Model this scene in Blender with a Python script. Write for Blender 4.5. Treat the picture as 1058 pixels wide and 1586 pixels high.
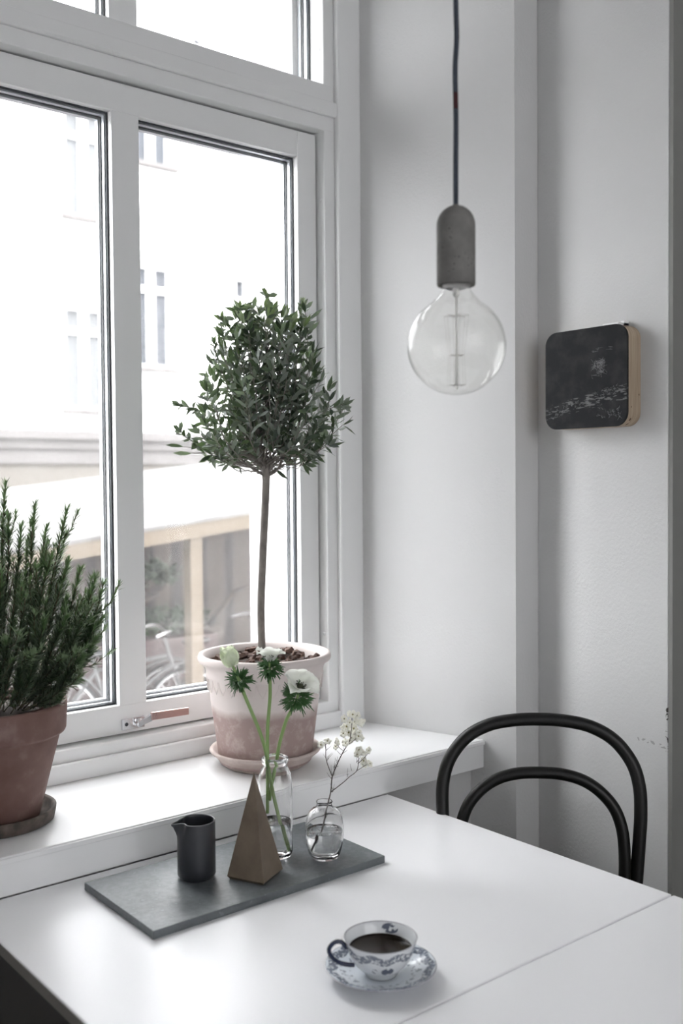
import bpy, math, random
from mathutils import Vector, Matrix
random.seed(7)
S = bpy.context.scene
for o in list(bpy.data.objects): bpy.data.objects.remove(o)
COL = S.collection
PI = math.pi

# ------------------------------------------------------------ camera
yaw, pit, rol = math.radians(39.2416), math.radians(-1.7184), math.radians(-0.4539)
fwd = Vector((math.sin(yaw)*math.cos(pit), math.cos(yaw)*math.cos(pit), math.sin(pit)))
rgt = Vector((math.cos(yaw), -math.sin(yaw), 0)); upv = rgt.cross(fwd)
cr = rgt*math.cos(rol) + upv*math.sin(rol); cu = -rgt*math.sin(rol) + upv*math.cos(rol)
cam = bpy.data.cameras.new('camera'); co = bpy.data.objects.new('camera', cam); COL.objects.link(co)
co.matrix_world = Matrix(((cr.x, cu.x, -fwd.x, 0), (cr.y, cu.y, -fwd.y, 0), (cr.z, cu.z, -fwd.z, 1.42), (0, 0, 0, 1)))
cam.sensor_fit = 'VERTICAL'; cam.sensor_height = 36.0; cam.lens = 36.0*1555.43/1586
cam.clip_start = .05; cam.clip_end = 200
cam.dof.use_dof = True; cam.dof.focus_distance = 2.0; cam.dof.aperture_fstop = 4.0
S.camera = co

# ------------------------------------------------------------ sky, exposure
W = bpy.data.worlds.new('world'); S.world = W; W.use_nodes = True
bg = W.node_tree.nodes['Background']
bg.inputs['Color'].default_value = (.985, .985, 1, 1); bg.inputs['Strength'].default_value = 12.5
S.view_settings.view_transform = 'Standard'; S.view_settings.look = 'None'
S.view_settings.gamma = 1; S.view_settings.use_curve_mapping = False
S.view_settings.exposure = 0.1

# ------------------------------------------------------------ helpers
class MB:
    def __init__(s): s.v = []; s.f = []; s.sm = []
    def add(s, vs, fs, smooth=False):
        n = len(s.v); s.v += [tuple(v) for v in vs]
        for f in fs: s.f.append(tuple(i+n for i in f)); s.sm.append(smooth)
        return s
    def box(s, x0, x1, y0, y1, z0, z1, M=None):
        vs = [Vector((x, y, z)) for z in (z0, z1) for x, y in ((x0, y0), (x1, y0), (x1, y1), (x0, y1))]
        if M: vs = [M @ v for v in vs]
        return s.add(vs, [(3,2,1,0),(4,5,6,7),(0,1,5,4),(1,2,6,5),(2,3,7,6),(3,0,4,7)])
    def prism(s, pts, z0, z1):
        n = len(pts)
        a = sum(pts[i][0]*pts[(i+1)%n][1]-pts[(i+1)%n][0]*pts[i][1] for i in range(n))
        if a < 0: pts = pts[::-1]
        vs = [(x, y, z0) for x, y in pts]+[(x, y, z1) for x, y in pts]
        return s.add(vs, [tuple(range(n))[::-1], tuple(range(n, 2*n))]+[(i, (i+1)%n, n+(i+1)%n, n+i) for i in range(n)])
    def lathe(s, prof, c, seg=48, closed=False, fn=None, smooth=True):
        vs = []; fs = []; n = len(prof)
        for k in range(seg):
            a = 2*PI*k/seg
            for r, z in prof:
                rr = r*(fn(a, z) if fn else 1)
                vs.append((c[0]+rr*math.cos(a), c[1]+rr*math.sin(a), c[2]+z))
        for k in range(seg):
            k2 = (k+1) % seg
            for i in range(n if closed else n-1):
                j = (i+1) % n
                fs.append((k*n+i, k2*n+i, k2*n+j, k*n+j))
        return s.add(vs, fs, smooth)
    def tube(s, pts, r, seg=10, cap=True, closed=False, smooth=True, flat=1.0):
        pts = [Vector(p) for p in pts]; n = len(pts)
        rs = r if isinstance(r, (list, tuple)) else [r]*n
        vs = []; fs = []; nrm = None
        for i, p in enumerate(pts):
            if closed: t = pts[(i+1) % n]-pts[i-1]
            else: t = pts[min(i+1, n-1)]-pts[max(i-1, 0)]
            if t.length < 1e-9: t = Vector((0, 0, 1))
            t.normalize()
            if nrm is None:
                nrm = t.cross(Vector((0, 0, 1)) if abs(t.z) < .9 else Vector((1, 0, 0))).normalized()
            else:
                nrm = (nrm-t*nrm.dot(t)).normalized()
            b = t.cross(nrm)
            for k in range(seg):
                a = 2*PI*k/seg
                vs.append(p+(nrm*math.cos(a)+b*math.sin(a)*flat)*rs[i])
        for i in range(n if closed else n-1):
            j = (i+1) % n
            for k in range(seg):
                k2 = (k+1) % seg
                fs.append((i*seg+k, i*seg+k2, j*seg+k2, j*seg+k))
        if cap and not closed:
            fs.append(tuple(range(seg))[::-1]); fs.append(tuple(range((n-1)*seg, n*seg)))
        return s.add(vs, fs, smooth)
    def ball(s, c, r, seg=12, rings=8, sc=(1, 1, 1)):
        vs = []; fs = []
        for i in range(rings+1):
            t = PI*i/rings
            for k in range(seg):
                a = 2*PI*k/seg
                vs.append((c[0]+r*sc[0]*math.sin(t)*math.cos(a), c[1]+r*sc[1]*math.sin(t)*math.sin(a), c[2]+r*sc[2]*math.cos(t)))
        for i in range(rings):
            for k in range(seg):
                k2 = (k+1) % seg
                fs.append((i*seg+k, (i+1)*seg+k, (i+1)*seg+k2, i*seg+k2))
        return s.add(vs, fs, True)

ROOT = {}
def obj(name, mb, mat, parent=None, loc=None, bevel=0, seg=2, merge=False):
    me = bpy.data.meshes.new(name); L = Vector((0, 0, 0))
    if parent is not None: L = ROOT[parent.name]
    elif loc is not None: L = Vector(loc)
    me.from_pydata([tuple(Vector(v)-L) for v in mb.v], [], mb.f)
    me.polygons.foreach_set('use_smooth', mb.sm); me.update()
    me.materials.append(mat)
    o = bpy.data.objects.new(name, me); COL.objects.link(o)
    if parent is not None: o.parent = parent
    else: o.location = L
    ROOT[o.name] = L
    if bevel:
        m = o.modifiers.new('bevel', 'BEVEL'); m.width = bevel; m.segments = seg; m.limit_method = 'ANGLE'; m.angle_limit = math.radians(40)
    return o
def thing(name, loc, label, cat, group=None):
    o = bpy.data.objects.new(name, None); COL.objects.link(o); o.location = loc; o.empty_display_size = .05
    ROOT[o.name] = Vector(loc); tag(o, label, cat, group); return o
def tag(o, label, cat, group=None):
    o['label'] = label; o['category'] = cat
    if group: o['group'] = group
    return o
def struct(name, mb, mat, parent=None, bevel=0):
    o = obj(name, mb, mat, parent, bevel=bevel)
    if parent is None: o['kind'] = 'structure'
    return o
def copy_tree(o, parent=None):
    c = o.copy(); COL.objects.link(c); c.parent = parent
    for ch in list(o.children): copy_tree(ch, c)
    return c
def catmull(P, n=6):
    P = [Vector(p) for p in P]; out = []
    for i in range(len(P)-1):
        a = P[max(i-1, 0)]; b = P[i]; c = P[i+1]; d = P[min(i+2, len(P)-1)]
        for k in range(n):
            t = k/n
            out.append(.5*((2*b)+(c-a)*t+(2*a-5*b+4*c-d)*t*t+(3*b-a-3*c+d)*t**3))
    out.append(P[-1]); return out

# ------------------------------------------------------------ materials
def mat(name, col, rough=.5, **k):
    m = bpy.data.materials.new(name); m.use_nodes = True
    b = m.node_tree.nodes['Principled BSDF']
    b.inputs['Base Color'].default_value = (*col, 1); b.inputs['Roughness'].default_value = rough
    for key, v in k.items(): b.inputs[key.replace('_', ' ')].default_value = v
    return m
class G:
    """small node-graph writer"""
    def __init__(s, m): s.m = m; s.t = m.node_tree; s.n = s.t.nodes; s.b = s.n['Principled BSDF']
    def new(s, typ, **k):
        n = s.n.new(typ)
        for a, v in k.items(): setattr(n, a, v)
        return n
    def link(s, a, b): s.t.links.new(a, b)
    def co(s, kind='Object', scale=(1, 1, 1)):
        tc = s.new('ShaderNodeTexCoord'); mp = s.new('ShaderNodeMapping'); mp.inputs['Scale'].default_value = scale
        s.link(tc.outputs[kind], mp.inputs['Vector']); return mp.outputs[0]
    def noise(s, scale, detail=4, rough=.5, vec=None, dist=0):
        n = s.new('ShaderNodeTexNoise'); n.inputs['Scale'].default_value = scale; n.inputs['Detail'].default_value = detail
        n.inputs['Roughness'].default_value = rough; n.inputs['Distortion'].default_value = dist
        s.link(vec or s.co(), n.inputs['Vector']); return n.outputs[0]
    def vor(s, scale, vec=None, feature='F1'):
        n = s.new('ShaderNodeTexVoronoi'); n.feature = feature; n.inputs['Scale'].default_value = scale
        s.link(vec or s.co(), n.inputs['Vector']); return n.outputs[0]
    def ramp(s, fac, stops):
        r = s.new('ShaderNodeValToRGB'); e = r.color_ramp.elements
        while len(e) < len(stops): e.new(.5)
        for i, (p, c) in enumerate(stops):
            e[i].position = p; e[i].color = (*c, 1) if isinstance(c, tuple) else (c, c, c, 1)
        s.link(fac, r.inputs[0]); return r.outputs[0]
    def math(s, op, a, b=None, c=None):
        n = s.new('ShaderNodeMath', operation=op)
        for i, x in enumerate((a, b, c)):
            if x is None: continue
            if isinstance(x, (int, float)): n.inputs[i].default_value = x
            else: s.link(x, n.inputs[i])
        return n.outputs[0]
    def mix(s, fac, a, b):
        n = s.new('ShaderNodeMix', data_type='RGBA')
        for i, x in ((0, fac), (6, a), (7, b)):
            if isinstance(x, (int, float)): n.inputs[i].default_value = x
            elif isinstance(x, tuple): n.inputs[i].default_value = (*x, 1)
            else: s.link(x, n.inputs[i])
        return n.outputs[2]
    def xyz(s, kind='Object'):
        sp = s.new('ShaderNodeSeparateXYZ'); tc = s.new('ShaderNodeTexCoord'); s.link(tc.outputs[kind], sp.inputs[0]); return sp.outputs
    def color(s, c): s.link(c, s.b.inputs['Base Color'])
    def bump(s, h, st=.3, dist=.002):
        n = s.new('ShaderNodeBump'); n.inputs['Strength'].default_value = st; n.inputs['Distance'].default_value = dist
        s.link(h, n.inputs['Height']); s.link(n.outputs[0], s.b.inputs['Normal'])

def glassmat(name, tint=(1, 1, 1), ior=1.5, rough=0.0, dust=False):
    m = bpy.data.materials.new(name); m.use_nodes = True; t = m.node_tree; t.nodes.clear(); g = object.__new__(G); g.m = m; g.t = t; g.n = t.nodes
    out = g.new('ShaderNodeOutputMaterial'); tr = g.new('ShaderNodeBsdfTransparent'); tr.inputs[0].default_value = (*tint, 1)
    gl = g.new('ShaderNodeBsdfGlossy'); gl.inputs['Roughness'].default_value = rough
    ge = g.new('ShaderNodeNewGeometry'); dt = g.new('ShaderNodeVectorMath', operation='DOT_PRODUCT'); g.link(ge.outputs['Incoming'], dt.inputs[0]); g.link(ge.outputs['Normal'], dt.inputs[1])
    r0 = ((ior-1)/(ior+1))**2; sch = g.math('POWER', g.math('SUBTRACT', 1.0, g.math('ABSOLUTE', dt.outputs['Value'])), 5)
    fr = g.math('ADD', r0, g.math('MULTIPLY', sch, 1-r0))
    mx = g.new('ShaderNodeMixShader'); g.link(fr, mx.inputs[0]); g.link(tr.outputs[0], mx.inputs[1]); g.link(gl.outputs[0], mx.inputs[2])
    res = mx.outputs[0]
    if dust:
        x, y, z = g.xyz()
        low = g.new('ShaderNodeMapRange'); low.inputs[1].default_value = 1.32; low.inputs[2].default_value = .95; low.inputs[3].default_value = 0; low.inputs[4].default_value = 1
        g.link(z, low.inputs[0])
        spk = g.math('LESS_THAN', g.vor(330), .2)
        n1 = g.noise(9, 5, .6)
        f = g.math('MULTIPLY', low.outputs[0], g.math('ADD', g.math('MULTIPLY', spk, .10), g.math('MULTIPLY', n1, .05)))
        tl = g.new('ShaderNodeBsdfTranslucent'); tl.inputs[0].default_value = (.75, .75, .75, 1)
        m2 = g.new('ShaderNodeMixShader'); g.link(f, m2.inputs[0]); g.link(res, m2.inputs[1]); g.link(tl.outputs[0], m2.inputs[2]); res = m2.outputs[0]
    g.link(res, out.inputs[0]); return m
# painted wall with fine woven wallpaper relief
def wallmat(name, col):
    m = mat(name, col, .6); g = G(m)
    g.bump(g.noise(150, 3, .6, g.co('Object', (1, 1, .8))), .35, .0025)
    return m
M_wall = wallmat('wall_paint', (.60, .60, .60))
M_pillar = wallmat('wall_paint_pillar', (.60, .60, .60)); g = G(M_pillar)
x, y, z = g.xyz()     # chipped paint low on the corner and a scuff line
crn = g.math('MULTIPLY', g.math('LESS_THAN', g.math('ABSOLUTE', g.math('SUBTRACT', y, 1.197)), .0035), g.math('LESS_THAN', g.math('ABSOLUTE', g.math('SUBTRACT', z, .90)), .055))
crn = g.math('MULTIPLY', crn, g.math('LESS_THAN', x, 1.8625))
chip = g.math('MULTIPLY', crn, g.math('GREATER_THAN', g.noise(75, 3), .56))
scf = g.math('MULTIPLY', g.math('LESS_THAN', g.math('ABSOLUTE', g.math('SUBTRACT', z, g.math('ADD', .752, g.math('MULTIPLY', y, .085)))), .004), g.math('LESS_THAN', y, 1.27))
scf = g.math('MULTIPLY', scf, g.math('GREATER_THAN', g.noise(160, 4), .56))
g.color(g.mix(g.math('MAXIMUM', chip, g.math('MULTIPLY', scf, .45)), (.60, .60, .60), (.06, .055, .05)))
M_far = mat('wall_paint_room', (.75, .75, .75), .8)
M_ceil = mat('ceiling_paint', (.80, .80, .80), .8)
M_frame = mat('window_paint', (.78, .785, .785), .32); g = G(M_frame); g.bump(g.noise(60, 3, .5, g.co('Object', (1, 1, .15))), .12, .001)
M_sill = mat('sill_paint', (.84, .845, .85), .25)
M_gasket = mat('gasket', (.03, .033, .04), .6)
M_spacer = mat('spacer', (.62, .65, .68), .35, Metallic=.6)
M_floor = mat('floor_wood', (.05, .04, .035), .5); g = G(M_floor)
br = g.new('ShaderNodeTexBrick'); br.inputs['Scale'].default_value = 1; br.inputs['Brick Width'].default_value = 1.6; br.inputs['Row Height'].default_value = .14
br.inputs['Mortar Size'].default_value = .004; br.inputs['Color1'].default_value = (.055, .042, .034, 1); br.inputs['Color2'].default_value = (.035, .028, .024, 1); br.inputs['Mortar'].default_value = (.01, .01, .01, 1)
g.link(g.co(), br.inputs['Vector']); g.color(br.outputs[0])

M_pane = glassmat('window_glass', (.985, .99, .99), dust=True)
M_glass = mat('clear_glass', (1, 1, 1), 0, Transmission_Weight=1, IOR=1.45)
M_bulb = glassmat('bulb_glass', (.985, .985, .975), 1.5)
M_water = mat('water', (1, 1, 1), 0, Transmission_Weight=1, IOR=1.33)

M_table = mat('table_lacquer', (.93, .93, .945), .28, IOR=1.5)
M_tedge = mat('table_edge', (.17, .158, .142), .5)
M_black = mat('black_paint', (.012, .012, .013), .32)

# ------------------------------------------------------------ room shell
M_frame0 = mat('fill_window_paint', (.8, .8, .8), .4)
A = (1.653, 1.945); B = (1.780, 1.543)            # splayed reveal
mx_ = lambda x: 2.056-x
mb = MB()
mb.prism([(1.86, 1.543), B, A, (1.62, 1.945), (1.62, 2.05), (1.527, 2.05), (1.527, 2.264), (3.4, 2.264), (3.4, 1.543)], 0, 3.2)
mb.prism([(-1.7, 1.543), (mx_(B[0]), B[1]), (mx_(A[0]), A[1]), (mx_(1.62), 1.945), (mx_(1.62), 2.05), (mx_(1.527), 2.05), (mx_(1.527), 2.264), (-1.7, 2.264)], 0, 3.2)
struct('wall_window', mb, M_wall)
struct('wall_under_window', MB().box(mx_(1.76), 1.76, 1.655, 2.264, 0, .742), M_wall)
struct('wall_over_window', MB().box(mx_(1.79), 1.79, 1.543, 2.264, 2.72, 3.2), M_wall)
struct('wall_right', MB().box(1.86, 3.4, 1.195, 1.543, 0, 3.2), M_pillar, bevel=.002)
BW = (-1.5, 1.9, 1.0, 2.95)                                    # wide window added behind the camera to supply soft fill light
wb = MB(); wb.box(-1.8, 3.5, -3.3, -3.2, 0, BW[2]); wb.box(-1.8, 3.5, -3.3, -3.2, BW[3], 3.2); wb.box(-1.8, BW[0], -3.3, -3.2, BW[2], BW[3]); wb.box(BW[1], 3.5, -3.3, -3.2, BW[2], BW[3])
struct('wall_back', wb, M_far)
m = MB(); a, b, c, d = BW
for k in range(5): m.box(a+(b-a-.05)*k/4, a+(b-a-.05)*k/4+.05, -3.28, -3.23, c, d)
m.box(a, b, -3.28, -3.23, c, c+.05); m.box(a, b, -3.28, -3.23, d-.05, d)
wf = struct('fill_window', m, M_frame0)
M_fill_tint = glassmat('fill_tint_sheet', (.53, .53, .53), 1.01)  # tinted sheet added to dim the fill light
obj('fill_tint_sheet', MB().box(a, b, -3.222, -3.22, c, d), M_fill_tint, wf)
struct('wall_left', MB().box(-1.8, -1.7, -3.2, 2.264, 0, 3.2), M_far)
struct('wall_pier_shade', MB().box(1.8605, 3.4, 1.185, 1.1945, 0, 3.2), mat('pier_shade', (.22, .22, .21), .6))  # thin slab; shade on the face turned from the window is in its colour
struct('wall_sky_block', MB().box(-12, 40, 2.0, 2.264, 3.3, 14.5), M_far)  # unseen upper wall, added to keep sky light off the courtyard
struct('wall_far_right', MB().box(3.4, 3.5, -3.2, 2.264, 0, 3.2), M_far)
struct('floor', MB().box(-1.8, 3.5, -3.3, 1.655, -.05, 0), M_floor)
struct('ceiling', MB().box(-1.8, 3.5, -3.3, 2.264, 3.2, 3.3), M_ceil)

# window: outer frame, transom, one sash with two panes, fixed light above
CX = 1.028
def mir(x0, x1): return (2*CX-x1, 2*CX-x0)
wr = bpy.data.objects.new('window_1', None); COL.objects.link(wr); wr.location = (CX, 2.0, .807); ROOT['window_1'] = Vector((CX, 2.0, .807)); wr['kind'] = 'structure'
f = MB()
XI = 1.551
for a, b in ((XI, 1.60), mir(XI, 1.60)): f.box(a, b, 1.955, 2.05, .807, 2.72)
f.box(mx_(1.5815), 1.5815, 1.9543, 2.05, .807, .872)             # bottom member
f.box(mx_(XI), XI, 1.985, 2.05, 2.283, 2.40)                # transom core
f.box(mx_(1.5815), 1.5815, 1.9543, 1.99, 2.283, 2.397)
f.box(mx_(XI), XI, 1.9555, 2.05, 2.66, 2.72)
obj('window_frame', f, M_frame, wr, bevel=.003)
m = MB()                                                     # transom moulding: stepped section
sec = [(1.955, 2.318), (1.946, 2.318), (1.941, 2.323), (1.941, 2.352), (1.955, 2.358)]
n = len(sec); x0, x1 = mir(0, 1.583)[1]-0, 0
xa, xb = mx_(1.5812), 1.5812
m.add([(xa, y, z) for y, z in sec]+[(xb, y, z) for y, z in sec], [tuple(range(n)), tuple(range(n, 2*n))[::-1]]+[(i, n+i, n+(i+1)%n, (i+1)%n) for i in range(n)])
obj('transom_moulding', m, M_frame, wr, bevel=.0015)
m = MB().box(mx_(1.5808), 1.5808, 1.940, 1.953, .807, .846)
obj('plinth_strip', m, M_frame, wr, bevel=.003)
for nm, (a, b) in (('trim_1', (1.581, 1.656)), ('trim_2', mir(1.581, 1.656))):
    m = MB().box(a, b, 1.938, 1.957, .807, 2.72)
    ra = a if nm == 'trim_1' else b
    struct(nm, m, M_frame, bevel=.006)
# sill board with rounded nose
m = MB(); m.prism([(1.754, 1.620), (1.734, 1.680), (1.652, 1.95), (1.62, 1.957), (mx_(1.62), 1.957), (mx_(1.652), 1.95), (mx_(1.734), 1.68), (mx_(1.754), 1.620)], .7402, .807)
struct('trim_3', m, M_sill, bevel=.002)
m = MB().box(mx_(1.755), 1.755, 1.6165, 1.6205, .7945, .8045); struct('trim_4', m, M_sill, bevel=.0018)
# sash
YF = 1.985
def ring(f, x0, x1, z0, z1, w, y0, y1):
    f.box(x0, x0+w, y0, y1, z0, z1); f.box(x1-w, x1, y0, y1, z0, z1)
    f.box(x0+w, x1-w, y0, y1, z0, z0+w); f.box(x0+w, x1-w, y0, y1, z1-w, z1)
sash = MB()
SX0, SX1 = mx_(1.547), 1.547
sash.box(1.491, SX1, YF, 2.045, .876, 2.279); sash.box(SX0, mx_(1.491), YF, 2.045, .876, 2.279)
sash.box(mx_(1.491), 1.491, YF, 2.045, 2.217, 2.279); sash.box(mx_(1.491), 1.491, YF, 2.045, .876, .938)
obj('sash', sash, M_frame, wr, bevel=.0015)
obj('mullion', MB().box(.9955, 1.0605, YF, 2.045, .9375, 2.2175), M_frame, wr, bevel=.0015)
gk = MB(); sp = MB()
panes = [(.9955-.4305, .9955, .938, 2.217), (1.0605, 1.491, .938, 2.217)]
for a, b, c, d in panes:
    ring(gk, a, b, c, d, .0035, 2.003, 2.006); ring(sp, a, b, c, d, .006, 2.010, 2.021); ring(gk, a, b, c, d, .0085, 2.0215, 2.025)
    ring(sp, a, b, c, d, .010, 2.030, 2.044)
obj('gasket', gk, M_gasket, wr); obj('glazing_spacer', sp, M_spacer, wr)
for a, b, c, d in panes:
    obj('glass_pane', MB().box(a+.001, b-.001, 2.0065, 2.0095, c+.001, d-.001), M_pane, wr)
# small round caps over the frame screws
for z in (2.117, 1.042):
    m = MB(); m.lathe([(0, .0018), (.0045, .0016), (.006, 0)], (0, 0, 0), 20); m.v = [(XI-v[2], 1.970+v[1], z+v[0]) for v in m.v]
    obj('screw_cap', m, M_sill, wr)
# casement fastener
M_chrome = mat('chrome', (.72, .72, .74), .12, Metallic=1); M_rose = mat('copper_satin', (.55, .40, .37), .28, Metallic=.9)
h = obj('window_handle', MB().box(.998, 1.052, 1.979, 1.9852, .884, .908), M_chrome, wr, bevel=.001)
m = MB(); m.lathe([(0, .0075), (.006, .0075), (.0095, .006), (.0095, 0)], (0, 0, 0), 24); m.v = [(1.038+v[0], 1.979-v[2], .896+v[1]) for v in m.v]; obj('handle_pivot', m, M_chrome, h)
m = MB(); m.lathe([(0, .0012), (.003, .0012), (.0042, 0)], (0, 0, 0), 16); m.v = [(1.008+v[0], 1.979-v[2], .896+v[1]) for v in m.v]; obj('handle_screw', m, M_gasket, h)
m = MB()
def quadbar(m, P, Q, hy, hz0, hz1):
    (x0, y0, z0), (x1, y1, z1) = P, Q
    vs = [(x0, y0-hy, z0-hz0), (x0, y0+hy, z0-hz0), (x0, y0+hy, z0+hz0), (x0, y0-hy, z0+hz0), (x1, y1-hy, z1-hz1), (x1, y1+hy, z1-hz1), (x1, y1+hy, z1+hz1), (x1, y1-hy, z1+hz1)]
    m.add(vs, [(0,1,2,3),(7,6,5,4),(0,4,5,1),(1,5,6,2),(2,6,7,3),(3,7,4,0)])
quadbar(m, (1.030, 1.968, .894), (1.048, 1.938, .914), .003, .005, .008)
obj('handle_arm', m, M_chrome, h, bevel=.001)
m = MB(); quadbar(m, (1.046, 1.938, .9155), (1.138, 1.938, .9135), .0035, .0085, .0080); obj('handle_grip', m, M_rose, h, bevel=.001)
m = MB()
for a, b, c, d in ((1.049, 1.0575, .9205, .921), (1.049, 1.0575, .910, .9105), (1.049, 1.0495, .910, .921), (1.057, 1.0575, .910, .921), (1.0515, 1.0535, .9175, .918), (1.053, 1.0535, .9135, .918), (1.053, 1.055, .9135, .914)):
    m.box(a, b, 1.9340, 1.9348, c, d)
obj('handle_mark', m, M_chrome, h)
# upper light
w2 = bpy.data.objects.new('window_2', None); COL.objects.link(w2); w2.location = (CX, 2.0, 2.40); ROOT['window_2'] = Vector((CX, 2.0, 2.40)); w2['kind'] = 'structure'
obj('upper_mullion', MB().box(.996, 1.0625, 1.990, 2.045, 2.40, 2.66), M_frame, w2, bevel=.0015)
gk = MB(); sp = MB()
for a, b in ((mx_(XI), .996), (1.0625, XI)):
    ring(gk, a, b, 2.40, 2.66, .0035, 2.008, 2.011); ring(sp, a, b, 2.40, 2.66, .006, 2.015, 2.026); ring(gk, a, b, 2.40, 2.66, .0085, 2.0265, 2.030); ring(sp, a, b, 2.40, 2.66, .010, 2.034, 2.046)
    obj('glass_pane', MB().box(a+.001, b-.001, 2.0115, 2.0145, 2.401, 2.659), M_pane, w2)
obj('gasket', gk, M_gasket, w2); obj('glazing_spacer', sp, M_spacer, w2)
m = MB(); m.lathe([(0, .0018), (.0055, .0016), (.0075, 0)], (0, 0, 0), 20); m.v = [(XI-v[2], 1.973+v[1], 2.485+v[0]) for v in m.v]; obj('screw_cap', m, M_sill, w2)

# ------------------------------------------------------------ courtyard outside
M_ground = mat('courtyard_paving', (.1, .1, .1), .9); g = G(M_ground); g.color(g.ramp(g.noise(1.5, 5), [(.35, (.06, .054, .054)), (.65, (.12, .11, .108))]))
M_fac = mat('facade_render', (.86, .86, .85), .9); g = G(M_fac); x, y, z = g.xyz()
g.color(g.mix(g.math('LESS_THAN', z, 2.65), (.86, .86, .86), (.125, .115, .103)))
M_corn = mat('cornice_stone', (.125, .118, .116), .9)
M_fwin = mat('facade_glass', (.07, .075, .085), .4, Specular_IOR_Level=.2); M_fwin2 = mat('curtained_glass', (.145, .15, .155), .5, Specular_IOR_Level=.2); M_fframe = mat('facade_frame', (.85, .85, .85), .6)
struct('ground', MB().box(-12, 40, 2.264, 24, -.9, -.8), M_ground)
bld = thing('building', (12, 20, -.8), 'pale rendered apartment building across the courtyard, beyond the window', 'building')
SXF = 20/12
def fx(x): return x*SXF
def fz(z): return 1.42+(z-1.42)*SXF
wins = [(6.31, 6.90, 2.96, 4.34), (5.34, 5.93, 2.36, 3.68), (5.37, 5.95, 4.80, 6.16), (6.34, 6.91, 5.66, 7.0), (3.4, 3.98, 2.36, 3.68), (3.4, 3.98, 4.8, 6.16), (8.5, 9.1, 2.96, 4.34)]
fw = MB()
holes = [(fx(a), fx(b), fz(c), fz(d)) for a, b, c, d in wins]+[(fx(7.43), fx(7.535), fz(4.61), fz(4.71)), (fx(7.26), fx(7.43), fz(7.41), fz(7.53)), (fx(7.91), fx(8.1), fz(4.05), fz(4.30))]
xs = sorted(set([-10, 38]+[v for h_ in holes for v in h_[:2]])); zs_ = sorted(set([-.8, 13.5]+[v for h_ in holes for v in h_[2:]]))
for i in range(len(xs)-1):
    for j in range(len(zs_)-1):
        cx, cz = (xs[i]+xs[i+1])/2, (zs_[j]+zs_[j+1])/2
        if any(a < cx < b and c < cz < d for a, b, c, d in holes): continue
        fw.box(xs[i], xs[i+1], 20, 20.4, zs_[j], zs_[j+1])
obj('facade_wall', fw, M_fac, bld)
m = MB(); m.box(-10, 38, 19.75, 20, fz(1.98), fz(2.09)); m.box(-10, 38, 19.85, 20, fz(1.86), fz(1.98)); m.box(-10, 38, 19.92, 20, fz(1.68), fz(1.86))
obj('cornice', m, M_corn, bld)
obj('roof_eave', MB().box(-10, 38, 19.3, 20.4, 13.5, 13.8), M_corn, bld)
for k, (a, b, c, d) in enumerate(holes):
    pw = obj('window', MB().box(a, b, 20.22, 20.25, c, d), M_fwin2 if k in (1, 2, 4, 5) else M_fwin, bld)
    if k < len(wins):
        m = MB(); w = .09; ring(m, a, b, c, d, w, 20.14, 20.21); m.box((a+b)/2-.1, (a+b)/2+.1, 20.13, 20.21, c+w, d-w); zt = d-(d-c)*.27
        m.box(a+w, (a+b)/2-.1, 20.14, 20.21, zt, zt+.15); m.box((a+b)/2+.1, b-w, 20.14, 20.21, zt, zt+.15)
        obj('window_frame', m, M_fframe, pw)
        obj('window_ledge', MB().box(a-.1, b+.1, 19.85, 20.13, c-.1, c), M_corn, pw)
# low open shed
M_roof = mat('roof_felt', (.80, .79, .78), .9); g = G(M_roof); g.color(g.ramp(g.noise(3, 5), [(.4, (.085, .082, .08)), (.6, (.13, .128, .125))]))
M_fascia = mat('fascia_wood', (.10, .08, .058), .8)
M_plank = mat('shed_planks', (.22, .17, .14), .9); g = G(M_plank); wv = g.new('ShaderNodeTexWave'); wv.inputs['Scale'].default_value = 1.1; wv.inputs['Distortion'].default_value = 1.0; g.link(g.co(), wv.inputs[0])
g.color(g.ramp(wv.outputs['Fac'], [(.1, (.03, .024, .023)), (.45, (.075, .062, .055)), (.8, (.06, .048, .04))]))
shed = thing('shed', (4.2, 7, -.8), 'low open timber shed with pale sloping roof across the courtyard, seen low through the glass', 'shed')
def rz(x, y): return .939+(x-2.712)*.1135+(y-7)*.15
xl, xr = .6, 8.0
m = MB(); pts = [(xl, 6.95), (xr, 6.95), (xr, 9.2), (xl, 9.2)]
m.add([(x, y, rz(x, y)) for x, y in pts]+[(x, y, rz(x, y)+.03) for x, y in pts], [(3,2,1,0),(4,5,6,7),(0,1,5,4),(1,2,6,5),(2,3,7,6),(3,0,4,7)])
obj('roof', m, M_roof, shed)
m = MB(); m.add([(x, y, rz(x, 7)+dz) for x, y, dz in ((xl, 6.96, -.125), (xr, 6.96, -.125), (xr, 7.0, -.125), (xl, 7.0, -.125), (xl, 6.96, -.002), (xr, 6.96, -.002), (xr, 7.0, -.002), (xl, 7.0, -.002))], [(3,2,1,0),(4,5,6,7),(0,1,5,4),(1,2,6,5),(2,3,7,6),(3,0,4,7)])
obj('fascia', m, M_fascia, shed)
for px in (1.6, 2.9, 4.205, 5.6, 7.2):
    obj('post', MB().box(px-.055, px+.055, 7.0, 7.11, -.8, rz(px, 7)-.03), M_fascia, shed)
m = MB(); m.add([(x, y, z) for y in (8.3, 8.36) for x, z in ((xl, -.8), (xr, -.8), (xr, rz(xr, 8.3)-.01), (xl, rz(xl, 8.3)-.01))], [(0,1,2,3),(7,6,5,4),(0,4,5,1),(1,5,6,2),(2,6,7,3),(3,7,4,0)])
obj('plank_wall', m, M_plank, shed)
M_soil = mat('soil', (.035, .022, .016), .95)
M_leafdk = mat('dark_foliage', (.035, .05, .03), .8)
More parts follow.
